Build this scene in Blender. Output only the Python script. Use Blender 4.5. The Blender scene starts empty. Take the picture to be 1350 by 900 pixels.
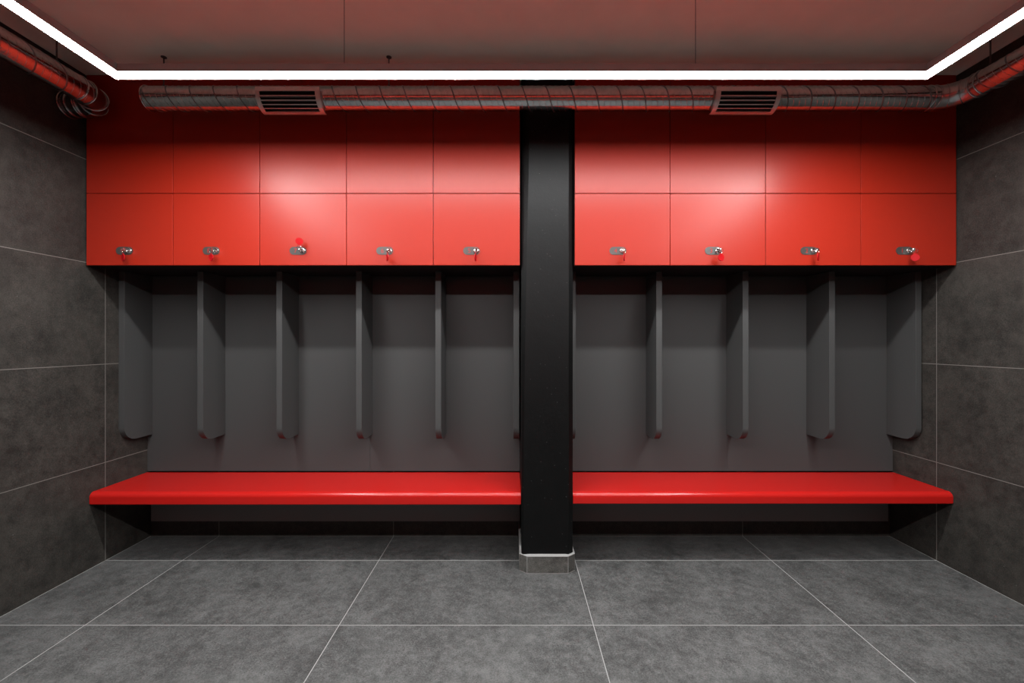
import bpy, bmesh, math, random
from mathutils import Vector, Matrix

random.seed(7)
SC = bpy.context.scene
COL = SC.collection
PI = math.pi

# ------------------------------------------------------------------ dimensions (metres)
XL, XR = -2.4905, 2.5906          # tiled side walls
YB, YF = 2.957, -1.00             # far wall, wall behind the camera
ZC = 2.891                        # ceiling
CAM_Z = 1.338
YPANEL = 2.930                    # face of the grey back panel
YCAB = 2.505                      # face of the locker doors
ZCAB0, ZCABM = 1.782, 2.200       # bottom of the lockers, joint between door and upper panel
PX0, PX1 = 0.0507, 0.352          # pillar shaft
LAMP_Z = CAM_Z + 1.1645           # emitting underside of the lamp
DUCT_R, DUCT_Z, DUCT_Y = 0.0620, CAM_Z + 1.324, 2.348

# ------------------------------------------------------------------ node helpers
def new_mat(name):
    m = bpy.data.materials.new(name)
    m.use_nodes = True
    nt = m.node_tree
    return m, nt, nt.nodes['Principled BSDF']

def nd(nt, t, **kw):
    n = nt.nodes.new(t)
    for k, v in kw.items():
        setattr(n, k, v)
    return n

def val(nt, sock, v):
    if isinstance(v, bpy.types.NodeSocket):
        nt.links.new(v, sock)
    else:
        sock.default_value = v

def mth(nt, op, a, b=0.0, c=None):
    n = nd(nt, 'ShaderNodeMath', operation=op)
    val(nt, n.inputs[0], a); val(nt, n.inputs[1], b)
    if c is not None: val(nt, n.inputs[2], c)
    return n.outputs[0]

def ramp(nt, fac, stops):
    r = nd(nt, 'ShaderNodeValToRGB')
    els = r.color_ramp.elements
    while len(els) < len(stops): els.new(0.5)
    for e, (p, c) in zip(els, stops):
        e.position = p
        e.color = (c, c, c, 1) if not isinstance(c, tuple) else (*c, 1)
    nt.links.new(fac, r.inputs[0])
    return r.outputs[0]

def noise(nt, vec, scale, detail=4, rough=0.55, dim='3D'):
    n = nd(nt, 'ShaderNodeTexNoise')
    n.inputs['Scale'].default_value = scale
    n.inputs['Detail'].default_value = detail
    n.inputs['Roughness'].default_value = rough
    nt.links.new(vec, n.inputs['Vector'])
    return n.outputs['Fac']

def mixc(nt, fac, a, b, mode='MIX'):
    n = nd(nt, 'ShaderNodeMix', data_type='RGBA', blend_type=mode)
    val(nt, n.inputs[0], fac)
    for s, v in ((n.inputs[6], a), (n.inputs[7], b)):
        if isinstance(v, tuple): s.default_value = (*v, 1)
        else: nt.links.new(v, s)
    return n.outputs[2]

def bump(nt, bsdf, h, strength=0.2, dist=0.002):
    b = nd(nt, 'ShaderNodeBump')
    b.inputs['Strength'].default_value = strength
    b.inputs['Distance'].default_value = dist
    nt.links.new(h, b.inputs['Height'])
    nt.links.new(b.outputs[0], bsdf.inputs['Normal'])

# ------------------------------------------------------------------ materials
def tile_material(name, u, v, u0, v0, tu, tv, edges=(), base=(0.064, 0.0635, 0.062), grout=(0.24, 0.237, 0.232)):
    """Dark concrete-look porcelain tiles of tu x tv with thin pale joints; u, v are axis letters."""
    m, nt, b = new_mat(name)
    geo = nd(nt, 'ShaderNodeNewGeometry')
    sep = nd(nt, 'ShaderNodeSeparateXYZ')
    nt.links.new(geo.outputs['Position'], sep.inputs[0])
    U, V = sep.outputs[u], sep.outputs[v]
    def cell(S, s0, t):
        q = mth(nt, 'DIVIDE', mth(nt, 'SUBTRACT', S, s0), t)
        d = mth(nt, 'MULTIPLY', mth(nt, 'ABSOLUTE', mth(nt, 'SUBTRACT', q, mth(nt, 'ROUND', q))), t)
        return mth(nt, 'FLOOR', q), d
    cu, du = cell(U, u0, tu)
    cv, dv = cell(V, v0, tv)
    d = mth(nt, 'MINIMUM', du, dv)
    for ax, e in edges:
        d = mth(nt, 'MINIMUM', d, mth(nt, 'ABSOLUTE', mth(nt, 'SUBTRACT', sep.outputs[ax], e)))
    joint = mth(nt, 'LESS_THAN', d, 0.0019)
    cmb = nd(nt, 'ShaderNodeCombineXYZ')
    nt.links.new(cu, cmb.inputs[0]); nt.links.new(cv, cmb.inputs[1])
    wn = nd(nt, 'ShaderNodeTexWhiteNoise', noise_dimensions='3D')
    nt.links.new(cmb.outputs[0], wn.inputs['Vector'])
    off = nd(nt, 'ShaderNodeVectorMath', operation='SCALE')
    nt.links.new(wn.outputs['Color'], off.inputs[0]); off.inputs['Scale'].default_value = 23.0
    add = nd(nt, 'ShaderNodeVectorMath', operation='ADD')
    nt.links.new(geo.outputs['Position'], add.inputs[0]); nt.links.new(off.outputs[0], add.inputs[1])
    P = add.outputs[0]
    big = noise(nt, P, 4.2, 8, 0.66)
    mid = noise(nt, P, 26.0, 6, 0.72)
    fine = noise(nt, P, 170.0, 3, 0.7)
    f = mth(nt, 'ADD', mth(nt, 'MULTIPLY', big, 0.30), mth(nt, 'ADD', mth(nt, 'MULTIPLY', mid, 0.36), mth(nt, 'MULTIPLY', fine, 0.34)))
    shade = ramp(nt, f, [(0.41, 0.45), (0.50, 0.98), (0.60, 1.62)])
    colr = mixc(nt, 1.0, shade, base, 'MULTIPLY')
    tone = mth(nt, 'MULTIPLY_ADD', wn.outputs['Value'], 0.12, 0.94)
    colr = mixc(nt, 1.0, colr, tone, 'MULTIPLY')
    # small dark pits and a few pale flecks
    vo = nd(nt, 'ShaderNodeTexVoronoi'); vo.inputs['Scale'].default_value = 34.0
    nt.links.new(P, vo.inputs['Vector'])
    pit = mth(nt, 'MULTIPLY', mth(nt, 'LESS_THAN', vo.outputs['Distance'], 0.10), mth(nt, 'GREATER_THAN', mid, 0.50))
    colr = mixc(nt, mth(nt, 'MULTIPLY', pit, 0.65), colr, (0.02, 0.02, 0.02))
    vo2 = nd(nt, 'ShaderNodeTexVoronoi'); vo2.inputs['Scale'].default_value = 15.0
    nt.links.new(P, vo2.inputs['Vector'])
    fleck = mth(nt, 'MULTIPLY', mth(nt, 'LESS_THAN', vo2.outputs['Distance'], 0.035), mth(nt, 'GREATER_THAN', big, 0.52))
    colr = mixc(nt, mth(nt, 'MULTIPLY', fleck, 0.5), colr, (0.13, 0.125, 0.12))
    colr = mixc(nt, joint, colr, grout)
    nt.links.new(colr, b.inputs['Base Color'])
    nt.links.new(ramp(nt, mid, [(0.3, 0.52), (0.7, 0.68)]), b.inputs['Roughness'])
    b.inputs['Specular IOR Level'].default_value = 0.35
    h = mth(nt, 'SUBTRACT', mth(nt, 'ADD', mth(nt, 'MULTIPLY', mid, 0.5), mth(nt, 'MULTIPLY', fine, 0.35)), mth(nt, 'ADD', joint, mth(nt, 'MULTIPLY', pit, 0.5)))
    bump(nt, b, h, 0.22, 0.0015)
    return m

def plain(name, color, rough=0.5, spec=0.5, metal=0.0, grain=0.0, scale=80.0, b_strength=0.0, coat=0.0):
    m, nt, b = new_mat(name)
    tc = nd(nt, 'ShaderNodeTexCoord')
    n1 = noise(nt, tc.outputs['Object'], scale, 4)
    lo = tuple(c * (1 - grain) for c in color); hi = tuple(min(1, c * (1 + grain)) for c in color)
    nt.links.new(ramp(nt, n1, [(0.3, lo), (0.7, hi)]), b.inputs['Base Color'])
    b.inputs['Roughness'].default_value = rough
    b.inputs['Specular IOR Level'].default_value = spec
    b.inputs['Metallic'].default_value = metal
    if coat:
        b.inputs['Coat Weight'].default_value = coat
        b.inputs['Coat Roughness'].default_value = 0.12
    if b_strength: bump(nt, b, n1, b_strength, 0.001)
    return m

M = {}
M['floor'] = tile_material('floor tiles', 'X', 'Y', -2.0195, 2.629, 1.2, 0.6, edges=(('X', XL + 0.001), ('X', XR - 0.001)))
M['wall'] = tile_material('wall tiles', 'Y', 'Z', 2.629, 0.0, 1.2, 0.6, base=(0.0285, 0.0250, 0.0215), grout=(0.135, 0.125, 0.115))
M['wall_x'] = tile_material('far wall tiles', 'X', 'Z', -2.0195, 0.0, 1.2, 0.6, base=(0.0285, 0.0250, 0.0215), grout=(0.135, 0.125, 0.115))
M['plinth'] = tile_material('plinth tiles', 'X', 'Z', 50.0, 50.6, 999.0, 999.0, base=(0.070, 0.066, 0.060))
M['grout'] = plain('pale grout', (0.22, 0.215, 0.21), 0.85, 0.2, grain=0.10)
M['ceiling'] = plain('satin ceiling paint', (0.93, 0.91, 0.80), 0.30, 0.5, grain=0.03, scale=6)
M['red'] = plain('red satin laminate', (0.275, 0.0145, 0.0060), 0.35, 0.27, grain=0.015, scale=30)
M['bench_red'] = plain('red gloss bench finish', (0.370, 0.0085, 0.0065), 0.22, 0.30, grain=0.015, scale=30)
M['grey'] = plain('charcoal matt laminate', (0.046, 0.0455, 0.0450), 0.46, 0.28, grain=0.04, scale=120)
M['board'] = plain('bounce-lit charcoal laminate', (0.150, 0.142, 0.138), 0.5, 0.3, grain=0.04, scale=120)  # charcoal laminate painted lighter in place of light bounced off the floor
M['carcass'] = plain('dark carcass board', (0.010, 0.0095, 0.0095), 0.6, 0.2, grain=0.04, scale=120)
M['plate'] = plain('brushed steel plate', (0.060, 0.056, 0.053), 0.32, 0.5, 0.35, grain=0.06, scale=200)
M['chrome'] = plain('bright chrome', (0.82, 0.82, 0.82), 0.10, 0.5, 1.0)
M['black'] = plain('black keyway', (0.006, 0.006, 0.006), 0.6, 0.2)
M['digit'] = plain('red lock numeral', (0.32, 0.014, 0.012), 0.45, 0.3)
M['tag'] = plain('red plastic key tag', (0.32, 0.0035, 0.0060), 0.40, 0.10)
M['housing'] = plain('glow-lightened lamp profile', (0.42, 0.43, 0.44), 0.40, 0.5, 0.3)  # profile colour lightened to stand in for the glow around the lamp
M['rod'] = plain('dark threaded rod', (0.10, 0.10, 0.10), 0.45, 0.5, 0.8)
M['cable'] = plain('grey suspension wire', (0.10, 0.09, 0.09), 0.5, 0.4, 0.6)
M['dark'] = plain('dark duct opening', (0.010, 0.010, 0.010), 0.7, 0.2)
M['grille'] = plain('grille sheet steel', (0.72, 0.69, 0.67), 0.45, 0.5, 0.85, grain=0.05, scale=40)
M['trim'] = plain('shadow gap strip', (0.012, 0.011, 0.011), 0.5, 0.3)

def metal_duct():
    m, nt, b = new_mat('galvanised spiral duct')
    tc = nd(nt, 'ShaderNodeTexCoord')
    sep = nd(nt, 'ShaderNodeSeparateXYZ'); nt.links.new(tc.outputs['Object'], sep.inputs[0])
    spangle = noise(nt, tc.outputs['Object'], 45.0, 3)
    nt.links.new(ramp(nt, spangle, [(0.3, (0.52, 0.52, 0.525)), (0.7, (0.66, 0.66, 0.665))]), b.inputs['Base Color'])
    b.inputs['Metallic'].default_value = 1.0
    nt.links.new(ramp(nt, spangle, [(0.3, 0.11), (0.7, 0.17)]), b.inputs['Roughness'])
    # fine rolled ribs around the tube (local X runs along each straight tube)
    rib = mth(nt, 'ABSOLUTE', mth(nt, 'SINE', mth(nt, 'MULTIPLY', sep.outputs['X'], PI / 0.0178)))
    rib = mth(nt, 'POWER', rib, 10.0)
    h = mth(nt, 'ADD', mth(nt, 'MULTIPLY', rib, 0.6), mth(nt, 'MULTIPLY', noise(nt, tc.outputs['Object'], 14.0, 2), 0.6))
    bump(nt, b, h, 0.16, 0.0010)
    return m
M['duct'] = metal_duct()
M['seam'] = plain('rolled duct seam', (0.27, 0.27, 0.275), 0.30, 0.5, 1.0)  # seam metal darkened to stand in for the dark it reflects
M['elbow'] = plain('galvanised elbow', (0.48, 0.48, 0.485), 0.22, 0.5, 1.0, grain=0.12, scale=45)

def black_paint():
    m, nt, b = new_mat('black painted plaster')
    tc = nd(nt, 'ShaderNodeTexCoord')
    P = tc.outputs['Object']
    n1 = noise(nt, P, 9.0, 6, 0.6); n2 = noise(nt, P, 70.0, 4, 0.65)
    c = ramp(nt, n1, [(0.3, 0.0010), (0.7, 0.0020)])
    vo = nd(nt, 'ShaderNodeTexVoronoi'); vo.inputs['Scale'].default_value = 38.0
    nt.links.new(P, vo.inputs['Vector'])
    spk = mth(nt, 'MULTIPLY', mth(nt, 'LESS_THAN', vo.outputs['Distance'], 0.065), mth(nt, 'GREATER_THAN', n1, 0.49))
    c = mixc(nt, mth(nt, 'MULTIPLY', spk, 0.8), c, (0.12, 0.118, 0.115))
    nt.links.new(c, b.inputs['Base Color'])
    nt.links.new(ramp(nt, n2, [(0.3, 0.40), (0.7, 0.54)]), b.inputs['Roughness'])
    b.inputs['Specular IOR Level'].default_value = 0.19
    bump(nt, b, mth(nt, 'ADD', mth(nt, 'MULTIPLY', n1, 0.9), mth(nt, 'MULTIPLY', n2, 0.35)), 0.35, 0.004)
    return m
M['pillar'] = black_paint()

LAMP_STRENGTH = 152.0
def lamp_mat():
    m, nt, b = new_mat('lit opal diffuser')
    b.inputs['Base Color'].default_value = (0.9, 0.9, 0.9, 1)
    b.inputs['Emission Color'].default_value = (0.975, 1.0, 1.0, 1)
    b.inputs['Emission Strength'].default_value = LAMP_STRENGTH
    return m
M['lamp'] = lamp_mat()

# ------------------------------------------------------------------ mesh helpers
def obj(name, bm, mat, parent=None, smooth=False, loc=None, sharp=38):
    bmesh.ops.recalc_face_normals(bm, faces=bm.faces[:])
    me = bpy.data.meshes.new(name)
    bm.to_mesh(me); bm.free()
    me.materials.append(mat)
    if smooth:
        me.polygons.foreach_set('use_smooth', [True] * len(me.polygons))
        me.set_sharp_from_angle(angle=math.radians(sharp))
    o = bpy.data.objects.new(name, me)
    COL.objects.link(o)
    if smooth:
        wm = o.modifiers.new('weighted normals', 'WEIGHTED_NORMAL')
        wm.weight = 100; wm.keep_sharp = True
    if parent is not None: o.parent = parent
    if loc is not None: o.location = loc
    return o

def thing(name, label, cat, loc=(0, 0, 0), group=None):
    o = bpy.data.objects.new(name, None)
    COL.objects.link(o)
    o.empty_display_size = 0.1
    o.location = loc
    tag(o, label, cat, group)
    return o

def tag(o, label, cat, group=None):
    o['label'] = label; o['category'] = cat; o['kind'] = 'thing'
    if group: o['group'] = group
    return o

def struct(name, bm, mat):
    o = obj(name, bm, mat); o['kind'] = 'structure'
    return o

def box(bm, x0, x1, y0, y1, z0, z1, bevel=0.0, seg=2):
    vs = [bm.verts.new((x, y, z)) for x in (x0, x1) for y in (y0, y1) for z in (z0, z1)]
    q = [(0, 1, 3, 2), (4, 6, 7, 5), (0, 4, 5, 1), (2, 3, 7, 6), (0, 2, 6, 4), (1, 5, 7, 3)]
    fs = [bm.faces.new([vs[i] for i in f]) for f in q]
    if bevel:
        es = list({e for f in fs for e in f.edges})
        bmesh.ops.bevel(bm, geom=es, offset=bevel, segments=seg, profile=0.6, affect='EDGES')
    return vs

def prism(bm, pts, axis, a0, a1):
    """Extrude the closed outline pts (two coordinates each) along axis from a0 to a1."""
    def mk(p, a):
        if axis == 'X': return (a, p[0], p[1])
        if axis == 'Y': return (p[0], a, p[1])
        return (p[0], p[1], a)
    A = [bm.verts.new(mk(p, a0)) for p in pts]
    B = [bm.verts.new(mk(p, a1)) for p in pts]
    n = len(pts)
    for i in range(n):
        bm.faces.new((A[i], A[(i + 1) % n], B[(i + 1) % n], B[i]))
    bm.faces.new(A[::-1]); bm.faces.new(B)

def arc(cx, cy, r, a0, a1, n):
    return [(cx + r * math.cos(math.radians(a0 + (a1 - a0) * i / n)), cy + r * math.sin(math.radians(a0 + (a1 - a0) * i / n))) for i in range(n + 1)]

def tube(bm, pts, r, n=16, cap=True, closed=False):
    """Sweep a circle of radius r (number or list) along pts."""
    pts = [Vector(p) for p in pts]
    rr = r if isinstance(r, (list, tuple)) else [r] * len(pts)
    rings, prev = [], None
    L = len(pts)
    for i, p in enumerate(pts):
        if closed: t = (pts[(i + 1) % L] - pts[i - 1]).normalized()
        elif i == 0: t = (pts[1] - pts[0]).normalized()
        elif i == L - 1: t = (pts[-1] - pts[-2]).normalized()
        else: t = ((pts[i + 1] - p).normalized() + (p - pts[i - 1]).normalized()).normalized()
        if prev is None:
            a = Vector((0, 0, 1)) if abs(t.z) < 0.9 else Vector((1, 0, 0))
            u = t.cross(a).normalized()
        else:
            u = (prev - t * prev.dot(t)).normalized()
        prev = u
        w = t.cross(u)
        rings.append([bm.verts.new(p + (u * math.cos(2 * PI * k / n) + w * math.sin(2 * PI * k / n)) * rr[i]) for k in range(n)])
    rng = range(L) if closed else range(L - 1)
    for i in rng:
        A, B = rings[i], rings[(i + 1) % L]
        for k in range(n):
            bm.faces.new((A[k], A[(k + 1) % n], B[(k + 1) % n], B[k]))
    if cap and not closed:
        bm.faces.new(rings[0][::-1]); bm.faces.new(rings[-1])
    return rings

def ring(bm, c, axis, R, r, n=48, m=8):
    """A torus of radius R round axis at c."""
    c = Vector(c); axis = Vector(axis).normalized()
    a = Vector((0, 0, 1)) if abs(axis.z) < 0.9 else Vector((1, 0, 0))
    u = axis.cross(a).normalized(); w = axis.cross(u)
    tube(bm, [c + (u * math.cos(2 * PI * k / n) + w * math.sin(2 * PI * k / n)) * R for k in range(n)], r, m, closed=True)

def copy_thing(root, loc):
    """A thing copied with its parts and their sub-parts."""
    def cp(o, par):
        c = o.copy(); COL.objects.link(c)
        if par is not None: c.parent = par
        for ch in list(o.children): cp(ch, c)
        return c
    r = cp(root, None); r.location = loc
    return r

# ------------------------------------------------------------------ the setting
T = 0.12
def slab(name, mat, *b):
    bm = bmesh.new(); box(bm, *b); return struct(name, bm, mat)
slab('floor', M['floor'], XL - T, XR + T, YF - T, YB + T, -T, 0)
slab('ceiling', M['ceiling'], XL - T, XR + T, YF - T, YB + T, ZC, ZC + T)
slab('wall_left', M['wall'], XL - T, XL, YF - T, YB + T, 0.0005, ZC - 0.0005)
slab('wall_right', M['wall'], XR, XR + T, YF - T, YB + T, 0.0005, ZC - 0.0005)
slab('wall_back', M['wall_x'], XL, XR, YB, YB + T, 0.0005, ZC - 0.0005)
bm = bmesh.new()
box(bm, XL, XR, YF - T, YF, 0.0005, ZC - 0.0005)
nred = len(bm.faces)
for i in range(10):                       # the facing row of red lockers and its bench
    xa, xb = XL + (XR - XL) * i / 10, XL + (XR - XL) * (i + 1) / 10
    box(bm, xa + 0.0015, xb - 0.0015, YF + 0.0005, YF + 0.452, ZCAB0, ZCABM - 0.0015)
    box(bm, xa + 0.0015, xb - 0.0015, YF + 0.0005, YF + 0.452, ZCABM + 0.0015, ZC - 0.001)
box(bm, XL + 0.002, XR - 0.002, YF + 0.0005, YF + 0.43, 0.378, 0.450, 0.02, 3)
bm.faces.ensure_lookup_table()
for f in bm.faces[nred:]: f.material_index = 1
wf = struct('wall_front', bm, M['wall_x']); wf.data.materials.append(M['red'])
slab('trim_1', M['trim'], XL + 0.0005, XL + 0.0025, YF, YCAB - 0.002, ZC - 0.004, ZC - 0.0008)  # black strip standing in for the shadow gap below the ceiling

# ------------------------------------------------------------------ lockers with numbered locks
PLATE_Z = 1.866 - ZCAB0
def rounded_face(bm, x0, x1, z0, z1):
    box(bm, x0, x1, 0.0, 0.018, z0, z1, 0.0016, 2)

def make_locker(w, dx):
    root = thing('wall_locker', 'x', 'locker', (0, 0, 0))
    h = w / 2
    H = ZC - ZCAB0 - 0.002
    D = YB - YCAB - 0.002
    bm = bmesh.new()
    g, t = 0.0006, 0.016
    box(bm, -h + g, -h + t, 0.020, D, 0, H)
    box(bm, h - t, h - g, 0.020, D, 0, H)
    box(bm, -h + t, h - t, 0.020, D, 0.0, t)
    box(bm, -h + t, h - t, 0.020, D, H - t, H)
    box(bm, -h + t, h - t, 0.020, D, ZCABM - ZCAB0 - t / 2, ZCABM - ZCAB0 + t / 2)
    box(bm, -h + t, h - t, D - 0.006, D, t, H - t)
    obj('carcass', bm, M['carcass'], root)
    bm = bmesh.new(); rounded_face(bm, -h + 0.0015, h - 0.0015, ZCABM - ZCAB0 + 0.0016, H)
    obj('upper_panel', bm, M['red'], root)
    bm = bmesh.new(); rounded_face(bm, -h + 0.0015, h - 0.0015, 0.0, ZCABM - ZCAB0 - 0.0016)
    d = obj('door', bm, M['red'], root)
    # stadium plate
    bm = bmesh.new()
    r, L = 0.0228, 0.0262
    pts = arc(dx + L, PLATE_Z, r, -90, 90, 14) + arc(dx - L, PLATE_Z, r, 90, 270, 14)
    prism(bm, pts, 'Y', -0.0025, 0.0)
    pl = obj('lock_plate', bm, M['plate'], d); pl['label'] = 'brushed steel lock plate with rounded ends'
    # cylinder with a dished rim
    bm = bmesh.new()
    cx = dx + 0.0265
    prof = [(-0.0022, 0.0165), (-0.006, 0.0165), (-0.0078, 0.0150), (-0.0082, 0.0120), (-0.0066, 0.0102), (-0.0066, 0.0001)]
    rings = []
    for y, rr in prof:
        rings.append([bm.verts.new((cx + rr * math.cos(2 * PI * k / 32), y, PLATE_Z + rr * math.sin(2 * PI * k / 32))) for k in range(32)])
    for A, B in zip(rings, rings[1:]):
        for k in range(32):
            bm.faces.new((A[k], A[(k + 1) % 32], B[(k + 1) % 32], B[k]))
    bm.faces.new(rings[0])
    cy = obj('lock_cylinder', bm, M['chrome'], d, True); cy['label'] = 'round chrome lock cylinder'
    bm = bmesh.new(); box(bm, cx - 0.0020, cx + 0.0020, -0.0069, -0.0064, PLATE_Z - 0.0085, PLATE_Z + 0.0085)
    obj('keyhole', bm, M['black'], d)
    return root

def digit_mesh(ch):
    cu = bpy.data.curves.new('numeral', 'FONT')
    cu.body = ch; cu.size = 0.037; cu.extrude = 0.0003; cu.align_x = 'CENTER'; cu.align_y = 'CENTER'
    tmp = bpy.data.objects.new('numeral', cu); COL.objects.link(tmp)
    dg = bpy.context.evaluated_depsgraph_get(); dg.update()
    me = bpy.data.meshes.new_from_object(tmp.evaluated_get(dg))
    bpy.data.objects.remove(tmp)
    xs = [v.co.x for v in me.vertices]; ys = [v.co.y for v in me.vertices]
    cx, cyy = (min(xs) + max(xs)) / 2, (min(ys) + max(ys)) / 2
    me.transform(Matrix.Rotation(PI / 2, 4, 'X') @ Matrix.Translation((-cx, -cyy, 0)))
    me.materials.clear(); me.materials.append(M['digit'])
    return me

L0, L1 = -2.4845, 0.0420
R0, R1 = 0.3605, 2.5845
WL, WR = (L1 - L0) / 5, (R1 - R0) / 4
DXL, DXR = -0.029, -0.0265
NEAR = {9: 'touching the tiled side wall', 8: 'between lockers 9 and 7', 7: 'whose round key tag stands upright', 6: 'between lockers 7 and 5',
        5: 'touching the black pillar', 4: 'touching the black pillar', 3: 'between lockers 4 and 2', 2: 'between lockers 3 and 1', 1: 'touching the tiled side wall'}
lockers = {}
protoL, protoR = make_locker(WL, DXL), make_locker(WR, DXR)
spots = [(9 - i, L0 + WL * (i + 0.5), protoL, DXL) for i in range(5)] + [(4 - i, R0 + WR * (i + 0.5), protoR, DXR) for i in range(4)]
for n, x, proto, dx in spots:
    o = proto if n in (9, 4) else copy_thing(proto, (0, 0, 0))
    o.location = (x, YCAB, ZCAB0)
    tag(o, 'glossy red wall locker number %d, %s' % (n, NEAR[n]), 'locker', 'numbered red wall lockers')
    lockers[n] = (o, x, dx)
for n, (o, x, dx) in lockers.items():
    door = [c for c in o.children if c.name.startswith('door')][0]
    me = digit_mesh(str(n))
    dg_ = bpy.data.objects.new('numeral', me); COL.objects.link(dg_)
    dg_.parent = door; dg_.location = (dx - 0.0135, -0.0029, PLATE_Z + 0.0005)
    dg_['label'] = 'red number %d on the lock plate' % n

# ------------------------------------------------------------------ keys left in the locks
def key_parts(turn, up=False, swing=0.0):
    """Key with split ring and round tag. turn: yaw of the tag in degrees (0 = facing the room)."""
    bm = bmesh.new()
    box(bm, -0.0011, 0.0011, -0.016, 0.0, -0.0035, 0.0035, 0.0004, 1)
    pts = [(-0.014 - 0.0015, -0.0045)] + arc(-0.024, 0.0, 0.0098, 320, 40, 18)[::-1] + [(-0.0155, 0.0045)]
    pts = [(-0.0135, -0.0045)] + arc(-0.0245, 0.0, 0.0105, -28, -332, 22) + [(-0.0135, 0.0045)]
    prism(bm, [(p[0], p[1]) for p in pts], 'X', -0.0011, 0.0011)
    blade = bm
    bm2 = bmesh.new()
    s = 1 if up else -1
    rc = Vector((0.0, -0.033, 0.0085 * s))
    M1 = Matrix.Rotation(math.radians(turn * 0.6 + 15), 3, 'Z')
    ax = M1 @ Vector((0.25, 1, 0.15))
    ring(bm2, rc, ax, 0.0122, 0.0011, 36, 8)
    ring(bm2, rc + ax.normalized() * 0.0016, ax, 0.0122, 0.0010, 36, 8)
    bm3 = bmesh.new()
    R = 0.0205
    c = Vector((0, 0, (0.0115 + R) * s))
    n = 40
    prof = [(0.0, 0.0016), (0.0150, 0.0016), (0.0160, 0.0027), (R - 0.001, 0.0027), (R, 0.0017), (R, -0.0017), (R - 0.001, -0.0027), (0.0160, -0.0027), (0.0150, -0.0016), (0.0, -0.0016)]
    prev = None
    for rr, yy in prof:
        if rr == 0.0: cur = [bm3.verts.new((c.x, c.y + yy, c.z))]
        else: cur = [bm3.verts.new((c.x + rr * math.cos(2 * PI * k / n), c.y + yy, c.z + rr * math.sin(2 * PI * k / n))) for k in range(n)]
        if prev is not None:
            for k in range(n):
                a, b = prev[k % len(prev)], prev[(k + 1) % len(prev)]
                d, e = cur[k % len(cur)], cur[(k + 1) % len(cur)]
                bm3.faces.new([v for i, v in enumerate((a, b, e, d)) if v not in (a, b, e, d)[:i]])
        prev = cur
    # loop lug of the tag
    ring(bm3, (0, 0, 0.0095 * s), (0, 1, 0), 0.0036, 0.0016, 20, 8)
    rot = Matrix.Translation(rc + Vector((0, 0, 0.006 * s))) @ Matrix.Rotation(math.radians(turn), 4, 'Z') @ Matrix.Rotation(math.radians(swing), 4, 'X')
    bmesh.ops.transform(bm3, matrix=rot, verts=bm3.verts[:])
    return blade, bm2, bm3

KEYS = {9: (-28, 'red tag turned almost edge on', False), 8: (-25, 'red tag hanging half turned', False), 7: (26, 'round red tag standing up above the lock', True),
        6: (-62, 'thin edge of its red tag showing', False), 5: (80, 'red tag hanging edge on', False), 4: (66, 'red tag hanging edge on', False),
        3: (10, 'round red tag turned a little aside', False), 2: (45, 'bright split ring and edge-on red tag', False), 1: (-32, 'round red tag facing the room', False)}
for n, (turn, how, up) in KEYS.items():
    o, x, dx = lockers[n]
    k = thing('locker_key', 'key in the lock of locker %d, %s' % (n, how), 'key', (x + dx + 0.0265, YCAB - 0.0072, ZCAB0 + PLATE_Z), 'tagged keys in the locker locks')
    a, b, c = key_parts(turn, up)
    obj('key_blade', a, M['chrome'], k, True)
    obj('split_ring', b, M['chrome'], k, True)
    t = obj('key_tag', c, M['tag'], k, True); t['label'] = 'round red plastic tag'

# ------------------------------------------------------------------ grey back panels
def back_panel(x0, x1, splits, label):
    root = thing('back_panel', label, 'wall panel', ((x0 + x1) / 2, YPANEL, 0.4555), 'grey panels behind the benches')
    xs = [x0] + splits + [x1]
    for a, b in zip(xs, xs[1:]):
        bm = bmesh.new()
        box(bm, a + 0.0004 - (x0 + x1) / 2, b - 0.0004 - (x0 + x1) / 2, 0.0, YB - YPANEL - 0.001, 0.0, ZCAB0 - 0.0015 - 0.4555, 0.0006, 1)
        obj('board', bm, M['grey'], root)
back_panel(XL + 0.001, PX0 - 0.002, [-0.972], 'charcoal back panel between the benches and lockers 5 to 9')
back_panel(PX1 + 0.002, XR - 0.001, [1.466], 'charcoal back panel between the bench and lockers 1 to 4')

# ------------------------------------------------------------------ coat dividers
DIV_T, DIV_Y0, DIV_Z0 = 0.0364, 2.7165, 0.706
def divider(xc, label):
    bm = bmesh.new()
    h = ZCAB0 - 0.0012
    r = 0.088
    y0, y1 = 0.0, YPANEL - DIV_Y0 - 0.0006
    pts = [(y1, 0.0), (y1, h - DIV_Z0), (y0, h - DIV_Z0)] + arc(y0 + r, r, r, 180, 270, 18)
    prism(bm, pts, 'X', -DIV_T / 2, DIV_T / 2)
    es = [e for e in bm.edges if abs(e.verts[0].co.x - e.verts[1].co.x) < 1e-6]
    bmesh.ops.bevel(bm, geom=es, offset=0.0018, segments=2, profile=0.5, affect='EDGES')
    o = obj('hanging_coat_divider', bm, M['grey'], None, True, (xc, DIV_Y0, DIV_Z0), 24)
    return o
d0 = None
names = ['beside the tiled wall under locker 9', 'under locker 8', 'under locker 7', 'under locker 6', 'under locker 5', 'half hidden by the pillar next to locker 5']
DL = [-2.4898, -1.9931, -1.4937, -0.9905, -0.4892, 0.0043]
DR = [0.3615, 0.9070, 1.4533, 1.9995, 2.5456]
names2 = ['half hidden by the pillar next to locker 4', 'under locker 4', 'under locker 3', 'under locker 2', 'beside the tiled wall under locker 1']
for x, nm in list(zip(DL, names)) + list(zip(DR, names2)):
    if d0 is None:
        d0 = o = divider(x + DIV_T / 2, '')
    else:
        o = d0.copy(); COL.objects.link(o); o.location.x = x + DIV_T / 2
    tag(o, 'charcoal coat divider with rounded lower corner, ' + nm, 'divider', 'charcoal coat dividers')

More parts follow.
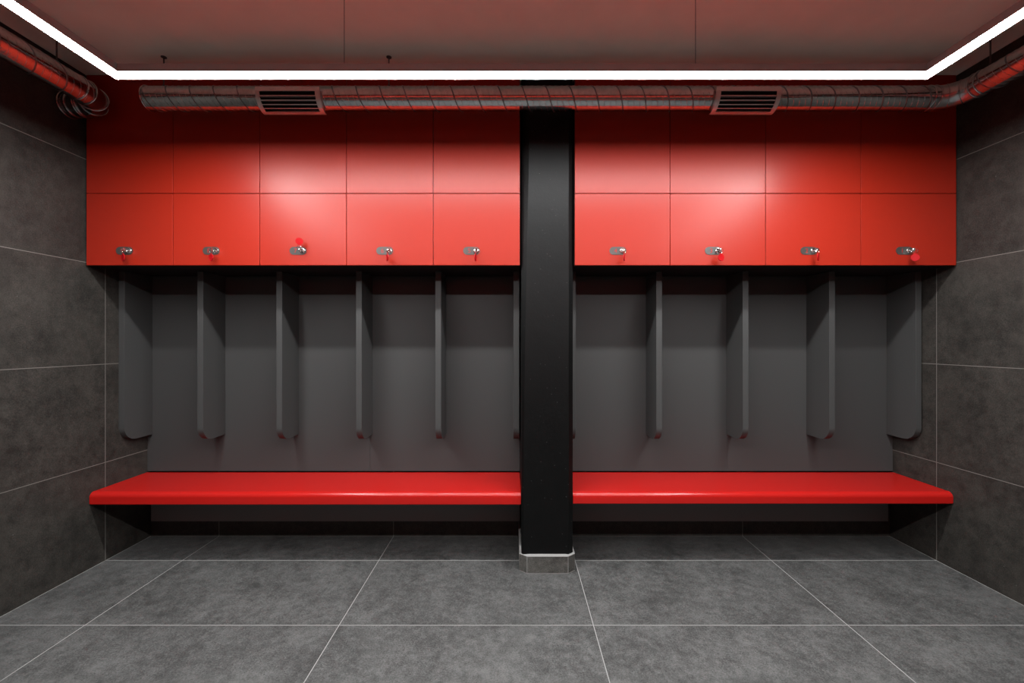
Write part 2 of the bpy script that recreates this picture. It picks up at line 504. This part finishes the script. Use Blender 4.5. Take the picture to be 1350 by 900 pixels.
# ------------------------------------------------------------------ benches
B_Z0, B_Z1, B_Y0 = 0.3775, 0.4500, 2.5275
def bench(x0, x1, sx0, sx1, label, dz=0.0):
    c = (x0 + x1) / 2
    root = thing('bench', label, 'bench', (c, YPANEL, 0.113), 'red wall benches')
    bm = bmesh.new()
    yb = -0.0015 + YPANEL
    h0, h1 = B_Z0 + dz, B_Z1
    pts = [(yb, h0)] + [(yb, h1 - 0.006), (yb - 0.006, h1)]
    pts += arc(B_Y0 + 0.030, h1 - 0.030, 0.030, 90, 180, 14)
    pts += arc(B_Y0 + 0.008, h0 + 0.008, 0.008, 180, 270, 6)
    prism(bm, [(p[0] - YPANEL, p[1] - 0.113) for p in pts], 'X', x0 - c, x1 - c)
    es = [e for e in bm.edges if abs(e.verts[0].co.x - e.verts[1].co.x) < 1e-6]
    bmesh.ops.bevel(bm, geom=es, offset=0.003, segments=2, profile=0.5, affect='EDGES')
    s = obj('seat', bm, M['bench_red'], root, True); s['label'] = 'red seat slab with rounded front edge'
    bm = bmesh.new()
    box(bm, sx0 - c, sx1 - c, 0.0, YB - YPANEL - 0.001, 0.0, h0 - 0.113 - 0.0005, 0.002, 2)
    p = obj('support_board', bm, M['board'], root); p['label'] = 'charcoal board under the seat along the wall'
bench(XL + 0.002, PX0 - 0.0025, XL + 0.025, PX0 - 0.002, 'glossy red bench under lockers 5 to 9', -0.001)
bench(PX1 + 0.0025, XR - 0.002, PX1 + 0.002, XR - 0.032, 'glossy red bench under lockers 1 to 4', 0.004)

# ------------------------------------------------------------------ pillar
PC = (PX0 + PX1) / 2
pil = thing('pillar', 'square black painted pillar with tiled foot between the red lockers', 'pillar', (PC, 2.50, 0))
bm = bmesh.new()
levels = [0.0, 0.35, 0.7, 1.0, 1.3, 1.6, 1.85, 2.1, 2.3, 2.5, 2.7, ZC - 0.001]
cl = [0.012, 0.013, 0.014, 0.017, 0.021, 0.026, 0.032, 0.038, 0.042, 0.044, 0.045, 0.045]
wob = [0, .001, -.001, .001, 0, -.001, .001, .002, 0, .001, 0, 0]
prev = None
yf, yb = 0.001, YB - 2.50 - 0.001
for z, c, w in zip(levels, cl, wob):
    cr = 0.026 + w
    pts = [(PX0 - PC, yb), (PX0 - PC, yf + c * 0.8)] + [(PX0 - PC + c, yf)] + [(PX1 - PC - cr, yf), (PX1 - PC, yf + cr * 0.9), (PX1 - PC, yb)]
    cur = [bm.verts.new((p[0], p[1], z)) for p in pts]
    if prev:
        for i in range(len(cur)):
            j = (i + 1) % len(cur)
            bm.faces.new((prev[i], prev[j], cur[j], cur[i]))
    else: bm.faces.new(cur[::-1])
    prev = cur
bm.faces.new(prev)
es = [e for e in bm.edges if abs(e.verts[0].co.z - e.verts[1].co.z) > 0.1 and e.verts[0].co.y < 0.2]
bmesh.ops.bevel(bm, geom=es, offset=0.005, segments=3, profile=0.5, affect='EDGES')
obj('shaft', bm, M['pillar'], pil, True)
# tiled plinth
FX0, FX1, FY0 = 0.0377, 0.3635, 2.477
def foot(o):
    a, b, y = FX0 + o - PC, FX1 - o - PC, FY0 + o - 2.50
    q = 0.044 - 0.4 * o
    return [(a, YB - 2.502), (a, y + 0.035), (a + q, y), (b - q, y), (b, y + 0.035), (b, YB - 2.502)]
bm = bmesh.new()
outer, inner = foot(0.0008), foot(0.0225)
lv = [(outer, 0.0), (outer, 0.100), (inner, 0.1035)]
prev = None
for poly, z in lv:
    cur = [bm.verts.new((p[0], p[1], z)) for p in poly]
    if prev:
        for i in range(len(cur)):
            j = (i + 1) % len(cur)
            bm.faces.new((prev[i], prev[j], cur[j], cur[i]))
    else: bm.faces.new(cur[::-1])
    prev = cur
bm.faces.new(prev)
g = obj('plinth_grout', bm, M['grout'], pil); g['label'] = 'pale grout round the pillar foot'
o1, o2 = foot(0.0), foot(0.004)
for i in range(5):
    a, b = Vector(o1[i]), Vector(o1[i + 1]); c, d = Vector(o2[i]), Vector(o2[i + 1])
    t = (b - a).normalized() * 0.0022
    bm = bmesh.new()
    prism(bm, [tuple(a + t), tuple(b - t), tuple(d - t * 1.6), tuple(c + t * 1.6)], 'Z', 0.0055, 0.0985)
    p = obj('plinth_tile', bm, M['plinth'], pil); p['label'] = 'dark grey tile round the pillar foot'

# ------------------------------------------------------------------ ring lamp
LX0, LX1, LY0, LY1, LW, LH = -1.763, 1.840, 0.055, 1.911, 0.0567, 0.034
lamp = thing('ring_lamp', 'slim rectangular ring lamp glowing white, hung below the ceiling', 'lamp', ((LX0 + LX1) / 2, (LY0 + LY1) / 2, LAMP_Z))
ox, oy = (LX0 + LX1) / 2, (LY0 + LY1) / 2
def rect(i):
    return [(LX0 + i - ox, LY0 + i - oy), (LX1 - i - ox, LY0 + i - oy), (LX1 - i - ox, LY1 - i - oy), (LX0 + i - ox, LY1 - i - oy)]
def loop_sweep(bm, sec):
    """sec: closed outline of (inset, z) swept round the rectangle."""
    rows = [[bm.verts.new((*p, z)) for p in rect(i)] for i, z in sec]
    for a, b in zip(rows, rows[1:] + rows[:1]):
        for k in range(4):
            bm.faces.new((a[k], a[(k + 1) % 4], b[(k + 1) % 4], b[k]))
bm = bmesh.new()
w = 0.0009
loop_sweep(bm, [(0, 0), (0, LH), (LW, LH), (LW, 0), (LW - w, 0), (LW - w, 0.010), (w, 0.010), (w, 0)])
obj('housing', bm, M['housing'], lamp)
bm = bmesh.new()
loop_sweep(bm, [(w + 0.0002, 0.0003), (w + 0.0002, 0.0095), (LW - w - 0.0002, 0.0095), (LW - w - 0.0002, 0.0003)])
p = obj('diffuser', bm, M['lamp'], lamp); p['label'] = 'white glowing light strip'
for X in (-0.7375, 0.800):
    bm = bmesh.new()
    tube(bm, [(X - ox, LY1 - LW / 2 - oy, LH), (X - ox, LY1 - LW / 2 - oy, ZC - LAMP_Z - 0.0005)], 0.0014, 8)
    tube(bm, [(X - ox, LY1 - LW / 2 - oy, ZC - LAMP_Z - 0.014), (X - ox, LY1 - LW / 2 - oy, ZC - LAMP_Z - 0.0005)], 0.009, 16)
    obj('suspension_wire', bm, M['cable'], lamp)

# ------------------------------------------------------------------ spiral ducts
def spiral_pipe(bm, L, pitch=0.127, phase=0.0, hand=1):
    """Straight tube along local X from 0 to L with a raised lock seam winding round it."""
    n, st = 64, max(2, int(L / 0.05))
    tube(bm, [(L * i / st, 0, 0) for i in range(st + 1)], DUCT_R, n)
    N = int(L / pitch * 48)
    pts = []
    for i in range(N + 1):
        x = L * i / N
        a = hand * 2 * PI * x / pitch + phase
        pts.append((x, math.cos(a), math.sin(a)))
    for q in range(4):                    # one lock seam and three shallow ribs per turn
        w, hh = (0.0042, 0.0024) if q == 0 else (0.0032, 0.0011)
        rows = []
        for x, cy, cz in pts:
            x += q * pitch / 4
            rows.append([bm.verts.new((min(max(x + dx, 0), L), cy * r, cz * r)) for dx, r in ((-w, DUCT_R - 0.0004), (-w * 0.6, DUCT_R + hh), (w * 0.6, DUCT_R + hh), (w, DUCT_R - 0.0004))])
        for a, b in zip(rows, rows[1:]):
            for k in range(3):
                bm.faces.new((a[k], a[k + 1], b[k + 1], b[k])).material_index = 1 if q == 0 else 0

def collar(bm, x):
    ring(bm, (x, 0, 0), (1, 0, 0), DUCT_R + 0.0012, 0.0034, 64, 8)

def elbow_bm(c, r, a0, a1, nseg, R=DUCT_R):
    """Gored elbow in the XY plane: centre c of the bend, bend radius r, angles in degrees."""
    bm = bmesh.new()
    P = lambda a: Vector((c[0] + r * math.cos(math.radians(a)), c[1] + r * math.sin(math.radians(a)), c[2]))
    stops = [a0] + [a0 + (a1 - a0) * (i + 0.5) / nseg for i in range(nseg)] + [a1]
    # sections at mitre angles so that each gore stays straight
    secs = []
    for i in range(nseg + 1):
        a = a0 + (a1 - a0) * i / nseg
        secs.append(a)
    rings = []
    n = 64
    for a in secs:
        p = P(a); rad = Vector((math.cos(math.radians(a)), math.sin(math.radians(a)), 0))
        rings.append([bm.verts.new(p + (rad * math.cos(2 * PI * k / n) + Vector((0, 0, 1)) * math.sin(2 * PI * k / n)) * R) for k in range(n)])
    for A, B in zip(rings, rings[1:]):
        for k in range(n):
            bm.faces.new((A[k], A[(k + 1) % n], B[(k + 1) % n], B[k]))
    bm.faces.new(rings[0][::-1]); bm.faces.new(rings[-1])
    for j, a in enumerate(secs):
        t = Vector((-math.sin(math.radians(a)), math.cos(math.radians(a)), 0))
        ring(bm, P(a), t, R + 0.001, 0.0040 if j in (0, nseg) else 0.0028, 64, 8)
    return bm

def hanger(parent, x, y, base):
    """Threaded rod with a ceiling foot and a band round the tube, seen from the root's own frame."""
    bm = bmesh.new()
    bx, by, bz = base
    zt = ZC - 0.0006
    tube(bm, [(x - bx, y - by, DUCT_Z + DUCT_R - bz), (x - bx, y - by, zt - bz)], 0.0034, 10)
    tube(bm, [(x - bx, y - by, zt - 0.003 - bz), (x - bx, y - by, zt - bz)], 0.014, 16)
    tube(bm, [(x - bx, y - by, DUCT_Z + DUCT_R - bz), (x - bx, y - by, DUCT_Z + DUCT_R + 0.012 - bz)], 0.008, 12)
    return obj('hanger_rod', bm, M['rod'], parent, True)

ER = 0.125
MX0, MX1 = -1.985, 2.409 - ER
base = ((MX0 + MX1) / 2, DUCT_Y, DUCT_Z)
duct = thing('spiral_duct', 'long spiral metal duct across the lockers, with two grilles and a bend', 'ventilation duct', base)
bm = bmesh.new()
spiral_pipe(bm, MX1 - MX0, 0.127, phase=2.4, hand=1)
collar(bm, 0.002); collar(bm, MX1 - MX0 - 0.030)
obj('straight_pipe', bm, M['duct'], duct, True, (MX0 - base[0], 0, 0)).data.materials.append(M['seam'])
obj('elbow', elbow_bm((MX1 - base[0], -ER, 0), ER, 90, 0, 3), M['elbow'], duct, True)
bm = bmesh.new()
SL = DUCT_Y - ER - YF - 0.001
spiral_pipe(bm, SL, 0.127, phase=0.6, hand=1)
collar(bm, 0.030)
sp = obj('side_pipe', bm, M['duct'], duct, True, (2.409 - base[0], -ER, 0)); sp.data.materials.append(M['seam']); sp.rotation_euler = (0, 0, -PI / 2)
for X in (-1.905, -0.676):
    hanger(duct, X, DUCT_Y, base)
hanger(duct, 2.409, 2.169, base)

def cyl(x, R, deg):
    """Point on a cylinder round the duct axis: deg 0 faces the room, 90 is the underside."""
    a = math.radians(deg)
    return (x, -R * math.cos(a), -R * math.sin(a))

def air_grille(x0, x1, parent, baseX):
    bm = bmesh.new()
    RO, RI = 0.0830, 0.0790
    A0, A1 = -14.0, 96.0
    bx, ba = 0.023, 17.0
    xs = [x0, x0 + bx, x1 - bx, x1]
    angs = [A0 + ba * i / 3 for i in range(4)] + [A0 + ba + (A1 - A0 - 2 * ba) * i / 12 for i in range(1, 13)] + [A1 - ba + ba * i / 3 for i in range(1, 4)]
    G = {}
    for lay, R in ((0, RO), (1, RI)):
        for i, x in enumerate(xs):
            for j, a in enumerate(angs):
                G[lay, i, j] = bm.verts.new(cyl(x - baseX, R, a))
    nj = len(angs)
    solid = lambda i, j: 0 <= i < 3 and 0 <= j < nj - 1 and not (i == 1 and 3 <= j < nj - 4)
    for i in range(3):
        for j in range(nj - 1):
            if not solid(i, j): continue
            for lay in (0, 1):
                bm.faces.new((G[lay, i, j], G[lay, i + 1, j], G[lay, i + 1, j + 1], G[lay, i, j + 1]))
            for (di, dj, a, b) in ((-1, 0, (i, j), (i, j + 1)), (1, 0, (i + 1, j), (i + 1, j + 1)), (0, -1, (i, j), (i + 1, j)), (0, 1, (i, j + 1), (i + 1, j + 1))):
                if not solid(i + di, j + dj):
                    bm.faces.new((G[0, a[0], a[1]], G[0, b[0], b[1]], G[1, b[0], b[1]], G[1, a[0], a[1]]))
    # saddle skirt round the opening, down to the tube
    ins = 0.004
    def strip(pts_o, pts_i):
        O = [bm.verts.new(p) for p in pts_o]; I = [bm.verts.new(p) for p in pts_i]
        for k in range(len(O) - 1):
            bm.faces.new((O[k], O[k + 1], I[k + 1], I[k]))
    aa = [A0 + 6 + (A1 - A0 - 12) * i / 14 for i in range(15)]
    for x in (x0 + ins, x1 - ins):
        strip([cyl(x - baseX, RI, a) for a in aa], [cyl(x - baseX, DUCT_R - 0.001, a) for a in aa])
    for a in (A0 + 6, A1 - 6):
        strip([cyl(x0 + ins - baseX, RI, a), cyl(x1 - ins - baseX, RI, a)], [cyl(x0 + ins - baseX, DUCT_R - 0.001, a), cyl(x1 - ins - baseX, DUCT_R - 0.001, a)])
    # screw heads
    for fx in (0.25, 0.75):
        for a in (A0 + 8, A1 - 8):
            p = Vector(cyl(x0 + (x1 - x0) * fx - baseX, RO, a)); q = Vector(cyl(x0 + (x1 - x0) * fx - baseX, RO + 0.0012, a))
            tube(bm, [p, q], 0.0026, 10)
    gr = obj('air_grille', bm, M['grille'], parent); gr['label'] = 'curved steel air grille with level louvers'
    bm = bmesh.new()
    aa = [A0 + 8 + (A1 - A0 - 16) * i / 14 for i in range(15)]
    lo = [[bm.verts.new(cyl(x - baseX, DUCT_R + 0.0030, a)) for a in aa] for x in (x0 + ins + 0.001, x1 - ins - 0.001)]
    for k in range(14):
        bm.faces.new((lo[0][k], lo[0][k + 1], lo[1][k + 1], lo[1][k]))
    obj('opening_shade', bm, M['dark'], gr)  # black sheet over the tube, painting the shade inside the duct
    na = 5
    for k in range(1, na):
        a = A0 + ba + (A1 - A0 - 2 * ba) * k / na
        bm = bmesh.new()
        sec = [(0.0800, a - 1.6), (0.0800, a + 1.6), (0.0664, a + 5.6), (0.0664, a + 3.6)]
        A = [bm.verts.new(cyl(x0 + bx - 0.002 - baseX, r, q)) for r, q in sec]
        B = [bm.verts.new(cyl(x1 - bx + 0.002 - baseX, r, q)) for r, q in sec]
        for i in range(4):
            bm.faces.new((A[i], A[(i + 1) % 4], B[(i + 1) % 4], B[i]))
        bm.faces.new(A[::-1]); bm.faces.new(B)
        obj('louver', bm, M['grille'], gr)
air_grille(-1.360, -1.020, duct, base[0])
air_grille(1.075, 1.417, duct, base[0])

# the second duct runs along the other side wall and turns into it
SX = -2.271
base2 = (SX, DUCT_Y - 0.06, DUCT_Z)
duct2 = thing('spiral_duct', 'short bend of spiral metal duct turning into the tiled wall beside locker 9', 'ventilation duct', base2)
duct2['label'] = 'spiral metal duct turning into the tiled wall above locker 9'
bm = bmesh.new()
L2 = 2.285 - YF - 0.001
spiral_pipe(bm, L2, 0.140, phase=1.0, hand=1)
collar(bm, L2 - 0.045)
sp = obj('straight_pipe', bm, M['duct'], duct2, True, (0, YF + 0.001 - base2[1], 0)); sp.data.materials.append(M['seam']); sp.rotation_euler = (0, 0, PI / 2)
obj('elbow', elbow_bm((-ER, 2.285 - base2[1], 0), ER, 0, 90, 3), M['elbow'], duct2, True)
bm = bmesh.new()
x_end = XL + 0.001 - SX
tube(bm, [(x_end, 0, 0), (-ER, 0, 0)], DUCT_R, 64)
ring(bm, (-ER - 0.012, 0, 0), (1, 0, 0), DUCT_R + 0.0015, 0.004, 64, 8)
ring(bm, (-ER - 0.055, 0, 0), (1, 0, 0), DUCT_R + 0.0015, 0.004, 64, 8)
ring(bm, (x_end + 0.005, 0, 0), (1, 0, 0), DUCT_R + 0.006, 0.004, 64, 8)
obj('wall_collar', bm, M['elbow'], duct2, True, (0, 2.285 + ER - base2[1], 0))
hanger(duct2, SX, 2.142, base2)

# ------------------------------------------------------------------ camera, world, view
cam = bpy.data.cameras.new('camera')
co = bpy.data.objects.new('camera', cam); COL.objects.link(co)
co.location = (0, 0, CAM_Z); co.rotation_euler = (PI / 2, 0, 0)
cam.sensor_width = 36.0; cam.lens = 567.0 / 1350.0 * 36.0
cam.shift_x = -1.0 / 1350.0
cam.clip_start = 0.02
SC.camera = co

wd = bpy.data.worlds.new('world'); SC.world = wd; wd.use_nodes = True
wd.node_tree.nodes['Background'].inputs[0].default_value = (0, 0, 0, 1)

SC.view_settings.view_transform = 'Standard'
SC.view_settings.look = 'None'
SC.view_settings.gamma = 1.0
SC.view_settings.use_curve_mapping = False
SC.view_settings.exposure = 0.0
SC.cycles.use_denoising = True
SC.cycles.max_bounces = 12
SC.cycles.diffuse_bounces = 8
SC.cycles.glossy_bounces = 8
